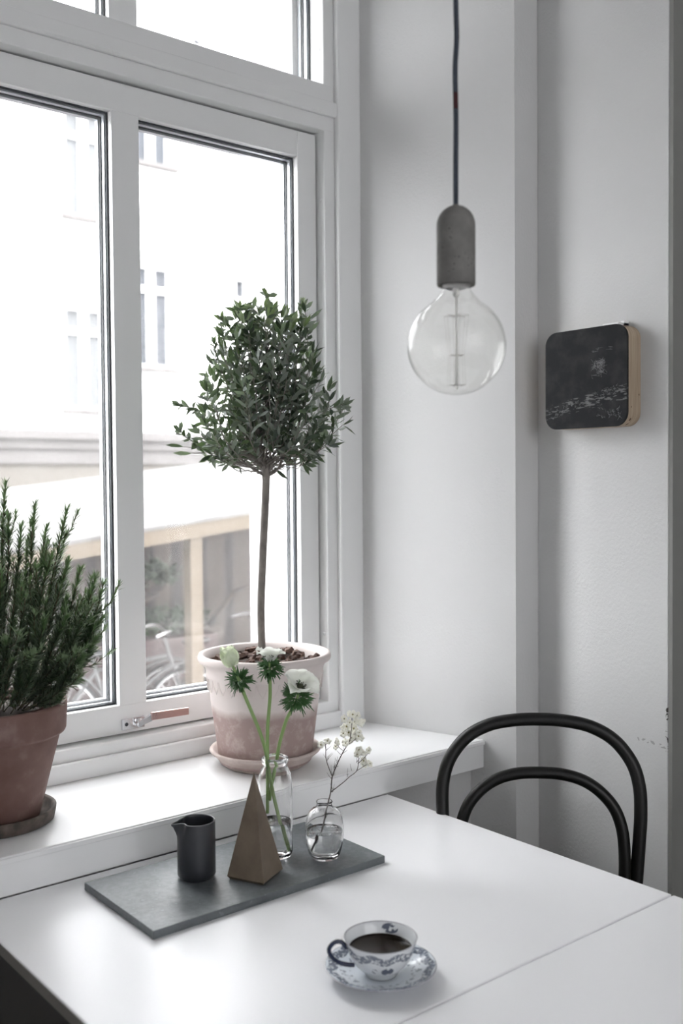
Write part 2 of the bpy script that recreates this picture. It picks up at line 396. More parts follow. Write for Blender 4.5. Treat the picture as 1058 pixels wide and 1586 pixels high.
def leafblob(m, c, r, n, ls, sc=(1, 1, 1)):
    for _ in range(n):
        d = Vector((random.gauss(0, 1), random.gauss(0, 1), random.gauss(0, 1))).normalized()*r*random.random()**.4
        p = Vector(c)+Vector((d.x*sc[0], d.y*sc[1], d.z*sc[2]))
        a = Vector((random.gauss(0, 1), random.gauss(0, 1), random.gauss(0, 1))).normalized(); b = a.orthogonal().normalized()
        m.add([p, p+a*ls*.5+b*ls*.2, p+a*ls, p+a*ls*.5-b*ls*.2], [(0, 1, 2, 3)])
hb = thing('hanging_basket', (4.1, 7.55, .45), 'dark leafy hanging basket under the shed roof', 'plant')
m = MB(); leafblob(m, (4.1, 7.55, .66), .2, 260, .09, (1.3, 1, .6)); obj('foliage', m, M_leafdk, hb)
m = MB(); m.lathe([(.02, 0), (.09, .02), (.14, .1), (.14, .12)], (4.1, 7.55, .5), 20); obj('basket', m, M_plank, hb)
m = MB(); m.tube([(4.1, 7.55, .62), (4.1, 7.55, rz(4.1, 7.55))], .006, 6); obj('wire', m, M_black, hb)
pb = thing('planter_box', (4.05, 8.0, -.8), 'long planter with dry dark shrubs standing in the shed behind the bicycles', 'planter')
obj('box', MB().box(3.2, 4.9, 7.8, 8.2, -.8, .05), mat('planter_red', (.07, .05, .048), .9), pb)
m = MB()
for i in range(9): leafblob(m, (3.35+i*.18, 8.0, .2), .14, 90, .08, (1, 1, 1))
obj('shrub', m, M_leafdk, pb)
m = MB(); m.tube([(3.9, 7.95, .2), (4.15, 7.9, .36), (4.35, 7.9, .44)], [.03, .02, .015], 6); obj('dry_stem', m, M_plank, pb)
m = MB(); m.tube([(4.9, 7.95, .1), (5.15, 7.9, .4), (5.4, 7.9, .46)], [.03, .02, .015], 6); obj('dry_stem', m, M_plank, pb)
# parked bicycles
M_tyre = mat('tyre', (.02, .02, .02), .8); M_white = mat('white_enamel', (.09, .09, .09), .5); M_red = mat('red_plastic', (.30, .03, .02), .5); M_steel = mat('steel', (.6, .6, .6), .3, Metallic=1)
def bicycle():
    r = thing('bicycle', (0, 0, 0), 'white bicycle with red rear lamp parked in the shed, seen through the right pane', 'bicycle', 'bicycles parked in the shed')
    for cx_ in (-.52, .52):
        m = MB(); m.tube([(cx_+.33*math.cos(2*PI*k/32), 0, .35+.33*math.sin(2*PI*k/32)) for k in range(32)], .018, 8, closed=True); w = obj('wheel', m, M_tyre, r)
        m = MB()
        for k in range(16):
            a = 2*PI*k/16; m.tube([(cx_, .02*(-1)**k, .35), (cx_+.31*math.cos(a), 0, .35+.31*math.sin(a))], .003, 4)
        m.tube([(cx_+.305*math.cos(2*PI*k/32), 0, .35+.305*math.sin(2*PI*k/32)) for k in range(32)], .01, 6, closed=True)
        obj('spokes', m, M_steel, w)
        m = MB(); m.tube([(cx_+.375*math.cos(a*PI/180), 0, .35+.375*math.sin(a*PI/180)) for a in (range(20, 190, 10) if cx_ < 0 else range(10, 150, 10))], .03, 8, flat=.5); obj('mudguard', m, M_white, r)
    m = MB()
    for a, b in (((-.52, 0, .35), (-.12, 0, .32)), ((-.12, 0, .32), (-.25, 0, .82)), ((-.52, 0, .35), (-.22, 0, .72)), ((-.12, 0, .32), (.38, 0, .72)), ((-.22, 0, .72), (.36, 0, .80)), ((.52, 0, .35), (.34, 0, .95))):
        m.tube([a, b], .018, 8)
    obj('bike_frame', m, M_white, r)
    m = MB(); m.ball((-.27, 0, .86), .12, 12, 6, (1.1, .6, .3)); obj('saddle', m, M_black, r)
    m = MB(); m.tube(catmull([(.2, -.28, 1.0), (.33, -.2, 1.03), (.36, 0, .97), (.33, .2, 1.03), (.2, .28, 1.0)], 4), .012, 6); obj('handlebar', m, M_steel, r)
    m = MB(); m.ball((-.80, 0, .64), .06, 10, 6, (.6, 1, 1)); obj('rear_lamp', m, M_red, r)
    return r
bk = bicycle(); bk.location = (4.75, 7.45, -.8); bk.rotation_euler = (0, 0, math.radians(-8))
b2 = copy_tree(bk); b2.location = (3.75, 7.4, -.8); b2.rotation_euler = (0, 0, math.radians(-14)); b2['label'] = 'white bicycle with red rear lamp parked in the shed, seen low through the left pane'

# ------------------------------------------------------------ table
TZ = .74
tb = thing('dining_table', (.99, 1.0, 0), 'white lacquered dining table with a seam between its two tops, pushed against the window sill', 'table')
obj('table_top', MB().box(.535, 1.445, .9205, 1.6185, .720, TZ), M_table, tb, bevel=.002)
obj('edge_band', MB().box(.5338, .5352, .262, 1.616, .7215, .7375), M_tedge, tb)
obj('table_leaf', MB().box(.535, 1.445, .26, .9175, .720, TZ), M_table, tb, bevel=.002)
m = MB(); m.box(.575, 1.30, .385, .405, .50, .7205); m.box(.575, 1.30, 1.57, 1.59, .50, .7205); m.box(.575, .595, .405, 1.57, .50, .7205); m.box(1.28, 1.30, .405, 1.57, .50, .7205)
M_tshade = mat('table_frame_shade', (.03, .027, .025), .6)  # apron and legs: the shade under the table is put into their colour
obj('apron', m, M_tshade, tb)
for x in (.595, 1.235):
    for y in (.405, 1.525): obj('leg', MB().box(x, x+.045, y, y+.045, 0, .7205), M_tshade, tb, bevel=.002)

# ------------------------------------------------------------ bentwood chair
M_chair = mat('chair_black', (.006, .006, .006), .4, Specular_IOR_Level=.35)
P0 = Vector((1.607, 1.331, .93)); ang = math.radians(45)
U = Vector((math.cos(ang), -math.sin(ang), 0)); til = math.radians(8)
V = Vector((math.sin(ang)*math.sin(til), math.cos(ang)*math.sin(til), math.cos(til))); FR = Vector((-math.sin(ang), -math.cos(ang), 0))
def cp(u, v, f=0): return P0+U*u+V*v+FR*f
seatc = P0+V*(-.475)+FR*.19; seatc.z = .45
ch = thing('chair', (seatc.x, seatc.y, 0), 'black bentwood chair with double looped back at the end of the table', 'chair')
oh = [(0, .0), (.055, -.003), (.105, -.014), (.15, -.040), (.183, -.083), (.197, -.13), (.1985, -.185), (.194, -.24), (.187, -.31), (.178, -.40), (.170, -.48)]
pts = [(-a, b) for a, b in oh[::-1]]+oh[1:]
path = [cp(a, b) for a, b in pts]
for sgn, first in ((-1, True), (1, False)):      # the outer hoop runs on down as the rear legs
    e = cp(sgn*.175, -.56, -.01); f_ = Vector((e.x, e.y, 0))-FR*.07; f_ += U*sgn*.02; f_.z = .0
    ext = [e, e.lerp(f_, .5)+FR*.006, f_]
    path = (ext[::-1]+path) if first else (path+ext)
m = MB(); m.tube(catmull(path, 8), .0133, 16); obj('outer_hoop', m, M_chair, ch)
ih = [(0, -.1065), (.045, -.109), (.085, -.120), (.118, -.141), (.145, -.172), (.159, -.208), (.164, -.25), (.163, -.31), (.155, -.40), (.147, -.475)]
pts = [(-a, b) for a, b in ih[::-1]]+ih[1:]
m = MB(); m.tube(catmull([cp(a, b, .003) for a, b in pts], 8), .0122, 16); obj('inner_hoop', m, M_chair, ch)
m = MB(); m.tube([(seatc.x+.19*math.cos(2*PI*k/40), seatc.y+.19*math.sin(2*PI*k/40), .452) for k in range(40)], .018, 10, closed=True, flat=1.1); obj('seat_ring', m, M_chair, ch)
m = MB(); m.lathe([(0, .008), (.12, .006), (.18, .012), (.185, .0), (.17, -.006), (0, -.006)], (seatc.x, seatc.y, .452), 40); obj('seat', m, M_chair, ch)
for s_ in (-1, 1):
    t = Vector((seatc.x, seatc.y, .44))+FR*.12+U*s_*.12; bt = Vector((seatc.x, seatc.y, 0))+FR*.19+U*s_*.17
    m = MB(); m.tube([t, t.lerp(bt, .5), bt], [.018, .015, .012], 12); obj('front_leg', m, M_chair, ch)
m = MB(); m.tube([(seatc.x+.145*math.cos(2*PI*k/40), seatc.y+.145*math.sin(2*PI*k/40), .24) for k in range(40)], .009, 8, closed=True); obj('leg_ring', m, M_chair, ch)

# ------------------------------------------------------------ stone board
M_stone = mat('grey_stone', (.2, .22, .23), .34, Specular_IOR_Level=.6); g = G(M_stone)
n1 = g.noise(9, 7, .65); n2 = g.noise(90, 5, .6)
c1 = g.ramp(n1, [(.3, (.075, .086, .092)), (.7, (.15, .168, .178))]); g.color(g.mix(g.math('MULTIPLY', g.math('GREATER_THAN', n2, .64), .18), c1, (.42, .45, .46)))
g.bump(n2, .25, .001); rr = g.ramp(n2, [(.35, .32), (.7, .55)]); g.link(rr, g.b.inputs['Roughness'])
SZ = TZ+.0132
m = MB(); m.prism([(.714, 1.563), (.713, 1.324), (1.177, 1.326), (1.177, 1.563)], TZ+.0002, SZ)
tag(obj('serving_board', m, M_stone, loc=(.945, 1.44, TZ), bevel=.0012), 'grey marble serving board on the white table, under the jug and vases', 'board')

# ------------------------------------------------------------ black jug
M_jug = mat('black_porcelain', (.028, .03, .036), .33)
JC = Vector((.871, 1.462, SZ)); sp_a = math.atan2(.45, -.893)     # spout direction
def jugr(a, z, r):
    d = (a-sp_a+PI) % (2*PI)-PI
    top = max(0, (z-.068)/.032); top = top*top*(3-2*top) if top < 1 else 1
    lobe = math.exp(-(d/.17)**2)*.0105
    dent = math.exp(-((d-.62)/.3)**2)*-.0065+math.exp(-((d+.62)/.3)**2)*-.0035
    return r+(lobe+dent)*top
m = MB(); seg = 96; prof = []
for z in (.0, .0012): prof.append((.0275 if z == 0 else .0285, z))
for z in (.005, .0065, .02, .04, .055, .066, .072, .078, .084, .089, .093, .096): prof.append((.0308 if z < .006 else .0322, z))
prof += [(.0310, .0970), (.0298, .096)]
for z in (.093, .089, .084, .078, .072, .066, .055, .04, .02, .006): prof.append((.0292, z))
prof.append((0, .004))
vs = []; fs = []; n = len(prof)
for k in range(seg):
    a = 2*PI*k/seg
    for r, z in prof:
        rr_ = jugr(a, z, r) if r > .02 else r
        d = (a-sp_a+PI) % (2*PI)-PI
        zz = z-(.004*math.exp(-(d/.25)**2) if z > .09 else 0)
        vs.append((JC.x+rr_*math.cos(a), JC.y+rr_*math.sin(a), JC.z+.0002+zz))
for k in range(seg):
    k2 = (k+1) % seg
    for i in range(n-1): fs.append((k*n+i, k2*n+i, k2*n+i+1, k*n+i+1))
fs.append(tuple(k*n for k in range(seg))[::-1])
m.add(vs, fs, True)
tag(obj('milk_jug', m, M_jug, loc=JC), 'small matt black porcelain jug with a pinched spout, on the left of the stone board', 'jug')

# ------------------------------------------------------------ pyramid ornament
M_pyr = mat('bronze_wood', (.085, .062, .042), .42, Metallic=.35); g = G(M_pyr); g.color(g.ramp(g.noise(14, 6, .6), [(.3, (.15, .115, .085)), (.75, (.25, .20, .15))])); g.bump(g.noise(40, 4), .1, .001)
pc = Vector((.949, 1.402, 0)); cs = [Vector((.904, 1.419, 0)), Vector((.934, 1.354, 0)), Vector((.995, 1.385, 0)), Vector((.965, 1.45, 0))]
m = MB(); z0 = SZ+.0002; h_ = .176
vs = [pc.lerp(c, .9)+Vector((0, 0, z0)) for c in cs]+[pc.lerp(c, 1)+Vector((0, 0, z0+.005)) for c in cs]
vs += [pc.lerp(c, .006)+Vector((0, 0, z0+h_)) for c in cs]
m.add(vs, [(3,2,1,0)]+[(i, (i+1)%4, 4+(i+1)%4, 4+i) for i in range(4)]+[(4+i, 4+(i+1)%4, 8+(i+1)%4, 8+i) for i in range(4)]+[(8,9,10,11)])
tag(obj('pyramid', m, M_pyr, loc=(pc.x, pc.y, SZ), bevel=.0006), 'tall narrow brown pyramid ornament on the stone board in front of the tall bottle', 'ornament')

# ------------------------------------------------------------ glass bottle and anemones
R3 = Vector((.774, -.633, 0)); D3 = Vector((.633, .774, 0))
def vessel(name, c, outer, inner, water_prof, label, cat):
    t = thing(name, c, label, cat)
    m = MB(); m.lathe(outer+inner[::-1], c, 56); obj('glass_body', m, M_glass, t)
    m = MB(); m.lathe(water_prof, c, 48); obj('water', m, M_water, t)
    return t
BC = Vector((1.028, 1.452, SZ+.0002))
bo = [(0, 0), (.022, 0), (.0285, .003), (.0305, .009), (.031, .03), (.031, .120), (.0305, .133), (.0285, .146), (.0245, .157), (.0205, .163), (.0200, .166), (.0232, .1675), (.0243, .172), (.0236, .177), (.0205, .1785)]
bi = [(0, .005), (.020, .005), (.0265, .008), (.0285, .014), (.029, .03), (.029, .120), (.0285, .132), (.0265, .145), (.0225, .155), (.0187, .162), (.0183, .170), (.0195, .1775)]
vessel('bottle_vase', BC, bo, bi, [(0, .0055), (.020, .0055), (.0263, .0085), (.0283, .0145), (.0288, .03), (.0288, .064), (.0275, .0625), (0, .062)], 'tall clear glass bottle holding three white anemones', 'vase')
M_stem = mat('anemone_stem', (.24, .36, .13), .45, Subsurface_Weight=.0)
M_petal = mat('white_petal', (.93, .93, .91), .5); g = G(M_petal)
tl = g.new('ShaderNodeBsdfTranslucent'); tl.inputs[0].default_value = (.95, .97, .90, 1); ms = g.new('ShaderNodeMixShader'); ms.inputs[0].default_value = .45
g.link(g.b.outputs[0], ms.inputs[1]); g.link(tl.outputs[0], ms.inputs[2]); g.link(ms.outputs[0], g.n['Material Output'].inputs[0])
M_petalg = mat('greenish_petal', (.88, .92, .78), .55); g = G(M_petalg)
tl = g.new('ShaderNodeBsdfTranslucent'); tl.inputs[0].default_value = (.86, .92, .72, 1); ms = g.new('ShaderNodeMixShader'); ms.inputs[0].default_value = .4
g.link(g.b.outputs[0], ms.inputs[1]); g.link(tl.outputs[0], ms.inputs[2]); g.link(ms.outputs[0], g.n['Material Output'].inputs[0])
M_collar = mat('collar_leaf', (.05, .13, .04), .5)
M_eye = mat('anemone_eye', (.05, .055, .03), .8)
def bpt(px, py, dep=0):    # offsets measured from the bottle axis
    return BC+R3*((px-427)*.001153)+D3*dep+Vector((0, 0, .1857-(py-1166)*.00117))
def petal(c, ax, side, L, Wd, openness, cup, mb):
    """petal as a curved patch: base at c, leaning from axis ax towards side"""
    t = ax.cross(side).normalized(); nu, nv = 7, 6; vs = []
    for i in range(nu+1):
        s = i/nu
        th = openness*(.35+.65*s)
        p = c+(ax*math.cos(th)+side*math.sin(th))*L*s+side*(L*.10*math.sin(PI*s))
        nn = (ax*math.cos(th+PI/2)+side*math.sin(th+PI/2))
        w = Wd*(math.sin(PI*min(1, .12+.80*s))**.7)*(1 if s < .93 else .8)
        for j in range(nv+1):
            q = j/nv*2-1
            vs.append(p+t*w*q-nn*(cup*Wd*q*q)+nn*(random.uniform(-.0012, .0012)+.0016*math.sin(5*q+7*s)))
    fs = [(i*(nv+1)+j, i*(nv+1)+j+1, (i+1)*(nv+1)+j+1, (i+1)*(nv+1)+j) for i in range(nu) for j in range(nv)]
    mb.add(vs, fs, True)
def anemone(stem_pts, head, ax, L, Wd, openness, npet, collar, cr_, pm, label, eye=True):
    t = thing('anemone', stem_pts[0], label, 'flower', 'white anemones in the bottle')
    P = catmull(stem_pts+[head], 6); m = MB(); m.tube(P, [.0032]*(len(P)-5)+[.0026]*5, 10); obj('stem', m, M_stem, t)
    ax = ax.normalized(); e1 = ax.orthogonal().normalized(); e2 = ax.cross(e1)
    for k in range(npet):
        a = 2*PI*k/npet+random.uniform(-.15, .15)+(.4 if k % 2 else 0); m = MB()
        s_ = e1*math.cos(a)+e2*math.sin(a)
        petal(head+ax*(.001*(k % 3)), ax, s_, L*random.uniform(.92, 1.05), Wd, openness*(1.0 if k % 2 else .82), .35, m)
        o = obj('petal', m, pm, t); md = o.modifiers.new('sub', 'SUBSURF'); md.levels = 1; md.render_levels = 1
    if eye:
        m = MB(); m.ball(head+ax*.008, .0062, 14, 8)
        for k in range(70):
            a = random.uniform(0, 2*PI); r = random.uniform(.006, .0125); p = head+ax*(.010+random.uniform(-.002, .004))+(e1*math.cos(a)+e2*math.sin(a))*r
            m.tube([head+ax*.003, p], .0003, 3); m.ball(p, .0010, 5, 4)
        obj('flower_centre', m, M_eye, t)
    # feathery collar leaves
    cpos, cax = collar; cax = cax.normalized(); f1 = cax.orthogonal().normalized(); f2 = cax.cross(f1)
    m = MB()
    for k in range(60):
        a = 2*PI*k/60*1.0+random.uniform(-.1, .1); el = random.uniform(-.5, .9)
        d = (f1*math.cos(a)+f2*math.sin(a))*math.cos(el)+cax*math.sin(el); d.normalize()
        Lf = cr_*random.uniform(.75, 1.1)
        for br_ in range(5):
            dd = (d+Vector((random.gauss(0, .28), random.gauss(0, .28), random.gauss(0, .28)))).normalized()
            s0 = cpos+d*Lf*random.uniform(.05, .45); s1 = s0+dd*Lf*random.uniform(.4, .62)
            w = dd.cross(cax); w = w.normalized()*.0013 if w.length > 1e-3 else f1*.0013
            mid = s0.lerp(s1, .55)+cax*.0025; nn = w.cross(dd).normalized()*.0006
            m.add([s0, mid+w, s1+w*.35, s1-w*.35, mid-w, mid+nn*2], [(0, 1, 5), (1, 2, 3, 5), (5, 3, 4), (0, 5, 4)], True)
    obj('collar_leaves', m, M_collar, t)
    return t
Zv = Vector((0, 0, 1))
anemone([bpt(446, 1316, -.006), bpt(436, 1275, -.01), bpt(424, 1222, -.012), bpt(415, 1166, -.014), bpt(407, 1135, -.016), bpt(395, 1103, -.02), bpt(383, 1073, -.022), bpt(376, 1053, -.022)],
        bpt(366, 1030, -.022), -R3*.30+Zv*.95-D3*.1, .036, .017, .42, 8, (bpt(378, 1053, -.022), -R3*.3+Zv*.6-D3*.6), .031, M_petalg,
        'leftmost anemone, a half-closed greenish white cup on a bent stem', eye=False)
anemone([bpt(414, 1262, .012), bpt(415, 1222, .006), bpt(416, 1155, -.002), bpt(417, 1123, -.004), bpt(421, 1079, -.006), bpt(421, 1045, -.006)],
        bpt(421, 1026, -.006), Zv+D3*.25, .033, .016, 1.15, 9, (bpt(421, 1037, -.006), Zv*.6-D3*.5), .032, M_petal,
        'middle anemone, white and seen from the side on the straightest stem')
anemone([bpt(418, 1240, .004), bpt(421, 1218, .004), bpt(428, 1188, .004), bpt(434, 1155, .0), bpt(443, 1123, -.006), bpt(450, 1106, -.008), bpt(461, 1087, -.012)],
        bpt(466, 1068, -.016), R3*.28+Zv*.85-D3*.48, .040, .020, 1.15, 8, (bpt(462, 1080, -.014), R3*.2+Zv*.5-D3*.7), .036, M_petal,
        'rightmost anemone, wide open white with a dark centre facing the room')

# ------------------------------------------------------------ round vase and wax-flower sprig
VC = Vector((1.089, 1.388, SZ+.0002))
vo = [(0, 0), (.019, 0), (.024, .002), (.0285, .010), (.0325, .025), (.0342, .042), (.0342, .058), (.0322, .072), (.0275, .083), (.0205, .089), (.0150, .0915), (.0135, .095), (.0138, .099), (.0148, .1005), (.0138, .102)]
vi = [(0, .006), (.019, .006), (.023, .008), (.0268, .014), (.0305, .027), (.0324, .042), (.0324, .058), (.0305, .071), (.026, .0812), (.0195, .087), (.0138, .090), (.0123, .095), (.0125, .101)]
vessel('bud_vase', VC, vo, vi, [(0, .0065), (.0188, .0065), (.0228, .0085), (.0266, .0145), (.0303, .0275), (.0322, .042), (.0322, .0505), (.0305, .049), (0, .0485)], 'small round clear glass vase with water, at the right end of the stone board', 'vase')
def vpt(x, y, dep=0):
    px, py = 440+x/5.667, 1080+y/5.667
    return VC+R3*((px-503)*.001146)+D3*dep+Vector((0, 0, .0988-(py-1243)*.00118))
M_twig = mat('twig_bark', (.10, .085, .08), .8)
M_wax = mat('wax_petal', (.90, .89, .80), .5); M_waxc = mat('wax_centre', (.28, .25, .10), .6)
sg = thing('wax_flower_sprig', vpt(245, 1365), 'thin dark twig with tiny cream blossoms leaning in the small round vase', 'flower')
m = MB()
def tw(pts, r0, r1): P = catmull([vpt(*p) for p in pts], 5); m.tube(P, [r0+(r1-r0)*i/(len(P)-1) for i in range(len(P))], 6)
tw([(245, 1355, -.008), (290, 1250, -.006), (330, 1170, -.004), (365, 1040, 0), (390, 930, 0), (415, 830, 0), (430, 700, -.002), (480, 575, -.004), (535, 470, -.004), (580, 400, -.004), (600, 290, -.004), (605, 200, 0)], .0017, .0006)
tw([(430, 700, -.002), (395, 620, .004), (375, 545, .004), (372, 440, .004), (335, 405, .004)], .0009, .0005); tw([(372, 440, .004), (395, 390, 0)], .0006, .0004)
tw([(415, 835, 0), (520, 745, -.008), (580, 690, -.01), (640, 640, -.012), (660, 560, -.012), (655, 520, -.01)], .001, .0005); tw([(660, 570, -.012), (700, 540, -.01), (745, 490, -.01)], .0007, .0004); tw([(640, 640, -.012), (700, 600, -.014), (745, 575, -.014)], .0006, .0004)
tw([(535, 480, -.004), (490, 450, 0), (465, 395, 0)], .0006, .0004); tw([(560, 430, -.004), (640, 380, 0), (690, 340, 0)], .0007, .0004)
for i in range(46):   # needle leaves and short spurs
    base = random.choice([(480, 575), (520, 500), (380, 560), (375, 470), (450, 640), (600, 660), (560, 700), (500, 530), (365, 1050), (330, 1170), (430, 820), (300, 1240), (545, 470), (420, 700), (650, 600)])
    b_ = vpt(base[0]+random.uniform(-8, 8), base[1]+random.uniform(-25, 25)); d = (R3*random.uniform(-.7, .9)+D3*random.uniform(-.8, .8)+Zv*random.uniform(.4, 1.2)).normalized()
    m.tube([b_, b_+d*random.uniform(.006, .015)], [.0005, .0002], 4)
obj('twig', m, M_twig, sg)
blos = [(530, 195), (575, 175), (612, 168), (650, 190), (690, 215), (690, 245), (640, 240), (575, 225), (520, 268), (560, 270), (595, 290), (625, 300), (660, 310), (535, 345), (575, 335), (610, 335), (665, 350), (690, 370), (610, 385), (645, 375), (560, 410), (590, 420), (530, 415), (335, 410), (390, 390), (468, 392), (468, 455), (650, 525), (668, 480), (690, 500), (742, 492), (700, 612), (748, 578), (715, 560)]
proto = None
for i, (x_, y_) in enumerate(blos):
    c = vpt(x_, y_, random.uniform(-.014, .014)); d = (R3*random.uniform(-.8, .9)-D3*random.uniform(.1, 1)+Zv*random.uniform(-.5, .9)).normalized()
    if proto is None:
        m = MB(); m.lathe([(0, -.0045), (.0022, -.003), (.0032, 0), (.0036, .001)], (0, 0, 0), 10)
        for k in range(5):
            a = 2*PI*k/5; m.ball((.0044*math.cos(a), .0044*math.sin(a), .0020), .0033, 8, 5, (1, 1, .7))
        proto = obj('blossom', m, M_wax, sg); pm_ = proto
        c_ = MB(); c_.ball((0, 0, .0018), .0022, 8, 5, (1, 1, .6))
        # both built about their own centre, then set in place below
        for o, q in ((proto, m),): o.data.clear_geometry(); o.data.from_pydata([tuple(v) for v in q.v], [], q.f); o.data.polygons.foreach_set('use_smooth', q.sm)
        ce = bpy.data.objects.new('blossom_centre', bpy.data.meshes.new('blossom_centre')); ce.data.from_pydata(c_.v, [], c_.f); ce.data.materials.append(M_waxc); COL.objects.link(ce); ce.parent = proto
        o = proto
    else:
        o = copy_tree(proto, sg)
    s_ = random.uniform(.85, 1.15)
    o.location = c-ROOT[sg.name]; o.rotation_mode = 'QUATERNION'; o.rotation_quaternion = d.to_track_quat('Z', 'Y'); o.scale = (s_, s_, s_)

# ------------------------------------------------------------ cup and saucer
def china(name, kind):
    m = mat(name, (.80, .82, .84), .12); g = G(m); x, y, z = g.xyz()
    r = g.math('SQRT', g.math('ADD', g.math('POWER', x, 2), g.math('POWER', y, 2))); an = g.math('ARCTAN2', y, x)
    def band(v, a, b): return g.math('MULTIPLY', g.math('GREATER_THAN', v, a), g.math('LESS_THAN', v, b))
    n1 = g.noise(230, 3, .6); n2 = g.noise(120, 2, .5); blue = (.012, .028, .085)
    if kind == 'cup':
        wav = g.math('MULTIPLY', g.math('SINE', g.math('MULTIPLY', an, 8)), .0025)
        zz = g.math('ADD', z, wav)
        outm = g.math('GREATER_THAN', r, g.math('ADD', .0445, g.math('MULTIPLY', g.math('SUBTRACT', z, .0345), .29)))
        outer = g.math('MULTIPLY', g.math('MULTIPLY', band(zz, .0325, .0445), outm), g.math('GREATER_THAN', n1, .46))
        col = g.mix(g.math('MULTIPLY', outer, .75), (.80, .82, .84), blue)
        for a0, z0, aw, zw in ((-2.05, .020, .22, .0065), (-2.5, .021, .10, .004), (.55, .043, .26, .0065), (-.6, .019, .2, .006), (2.2, .02, .2, .006)):
            da = g.math('DIVIDE', g.math('SUBTRACT', an, a0), aw); dz = g.math('DIVIDE', g.math('SUBTRACT', z, z0), zw)
            sp_ = g.math('LESS_THAN', g.math('ADD', g.math('POWER', da, 2), g.math('POWER', dz, 2)), 1.0)
            col = g.mix(g.math('MULTIPLY', g.math('MULTIPLY', sp_, g.math('GREATER_THAN', n2, .46)), .85), col, blue)
        col = g.mix(g.math('MULTIPLY', g.math('GREATER_THAN', z, .0503), .6), col, (.10, .08, .12))
    else:
        wav = g.math('MULTIPLY', g.math('SINE', g.math('MULTIPLY', an, 11)), .0022)
        rr = g.math('ADD', r, wav)
        bd = g.math('MULTIPLY', band(rr, .0605, .0735), g.math('GREATER_THAN', n1, .43))
        col = g.mix(g.math('MULTIPLY', bd, .8), (.72, .77, .82), blue)
        md = g.math('MULTIPLY', band(r, .040, .056), g.math('GREATER_THAN', n2, .57))
        col = g.mix(g.math('MULTIPLY', md, .6), col, blue)
        col = g.mix(g.math('MULTIPLY', g.math('GREATER_THAN', r, .0752), .6), col, (.14, .11, .15))
    g.color(col); return m
CC = Vector((.897, 1.021, TZ+.0002))
m = MB(); m.lathe([(0, .0025), (.024, .0025), (.026, 0), (.029, 0), (.031, .0035), (.05, .0085), (.068, .0145), (.0755, .0180), (.0768, .0190), (.0755, .0197), (.066, .0165), (.049, .0108), (.032, .0065), (.0235, .006), (.022, .005), (0, .005)], CC, 72)
tag(obj('saucer', m, china('saucer_china', 'saucer'), loc=CC), 'blue and white patterned saucer under the teacup', 'saucer')
UC = CC+Vector((0, 0, .0054))
cup = thing('teacup', UC, 'white teacup with blue floral bands and a dark blue handle, filled with black coffee', 'cup')
m = MB(); m.lathe([(0, .003), (.017, .003), (.0185, 0), (.0215, 0), (.0215, .004), (.028, .0085), (.036, .0165), (.043, .028), (.0475, .040), (.0500, .050), (.0507, .0512), (.0495, .0512), (.0485, .050), (.0455, .040), (.041, .029), (.034, .018), (.026, .010), (.018, .006), (0, .005)], UC, 72)
obj('cup_body', m, china('cup_china', 'cup'), cup)
m = MB(); m.lathe([(0, .0355), (.0425, .0355), (.0437, .0362)], UC, 48); obj('coffee', m, mat('coffee', (.010, .006, .004), .05, Specular_IOR_Level=.12), cup)
hd = -(R3*.97+D3*.25).normalized()
P = [UC+hd*.0485+Zv*.041, UC+hd*.055+Zv*.050, UC+hd*.065+Zv*.051, UC+hd*.0725+Zv*.043, UC+hd*.070+Zv*.033, UC+hd*.060+Zv*.0235, UC+hd*.048+Zv*.0185, UC+hd*.0375+Zv*.0165]
m = MB(); m.tube(catmull(P, 5), .0030, 10); obj('cup_handle', m, mat('navy_glaze', (.012, .018, .05), .15), cup)

# ------------------------------------------------------------ pendant bulb lamp
LC = Vector((.927, .901, 1.592)); u_ = .000822
lamp = thing('pendant_lamp', (LC.x, LC.y, LC.z-.0625), 'concrete pendant lamp holder with a large clear globe bulb hanging over the table', 'lamp')
M_conc = mat('concrete', (.16, .155, .15), .8); g = G(M_conc); n1 = g.noise(30, 6, .6); vv = g.math('LESS_THAN', g.vor(170), .16)
c1 = g.ramp(n1, [(.3, (.13, .125, .12)), (.7, (.22, .215, .205))]); g.color(g.mix(g.math('MULTIPLY', vv, g.math('GREATER_THAN', g.noise(40, 2), .55)), c1, (.04, .04, .04))); g.bump(n1, .3, .002)
z0 = LC.z+92*u_; zt = LC.z+216*u_
m = MB(); R_ = .0245
prof = [(.0175, z0+.006), (.0185, z0), (.0238, z0), (.0245, z0+.002), (.0245, zt-.026)]+[(R_*math.cos(a), zt-.026+.0255*math.sin(a)) for a in [i*PI/2/10 for i in range(1, 10)]]+[(.004, zt+.0005), (.0033, zt+.0005)]
m.lathe([(r, z-LC.z) for r, z in prof], LC, 48); obj('lamp_socket', m, M_conc, lamp)
m = MB(); m.lathe([(.0175, z0+.006-LC.z), (.0172, z0-.001-LC.z), (.0135, z0-.003-LC.z), (.0135, z0-.001-LC.z), (.0, z0+.002-LC.z)], LC, 32); obj('socket_ring', m, M_steel, lamp)
RB = .0625; prof = [(0.0005, -RB)]+[(RB*math.sin(a), -RB*math.cos(a)) for a in [i*PI/40 for i in range(1, 35)]]
prof = [p for p in prof if not (p[1] > 0 and p[0] < .030)]+[(.0255, .0605), (.0215, .0655), (.0190, .070), (.0180, .0765)]
m = MB(); m.lathe(prof, LC, 64); bulb = obj('bulb', m, M_bulb, lamp)
m = MB(); m.tube([LC+Zv*.072, LC+Zv*.064], [.004, .003], 10); m.tube([LC+Zv*.064, LC-Zv*.052], .0016, 10); m.ball(LC+Zv*.066, .005, 10, 6); m.ball(LC-Zv*.053, .0025, 8, 6)
obj('glass_stem', m, mat('frosted_glass', (.9, .9, .88), .25, Emission_Strength=0), bulb)
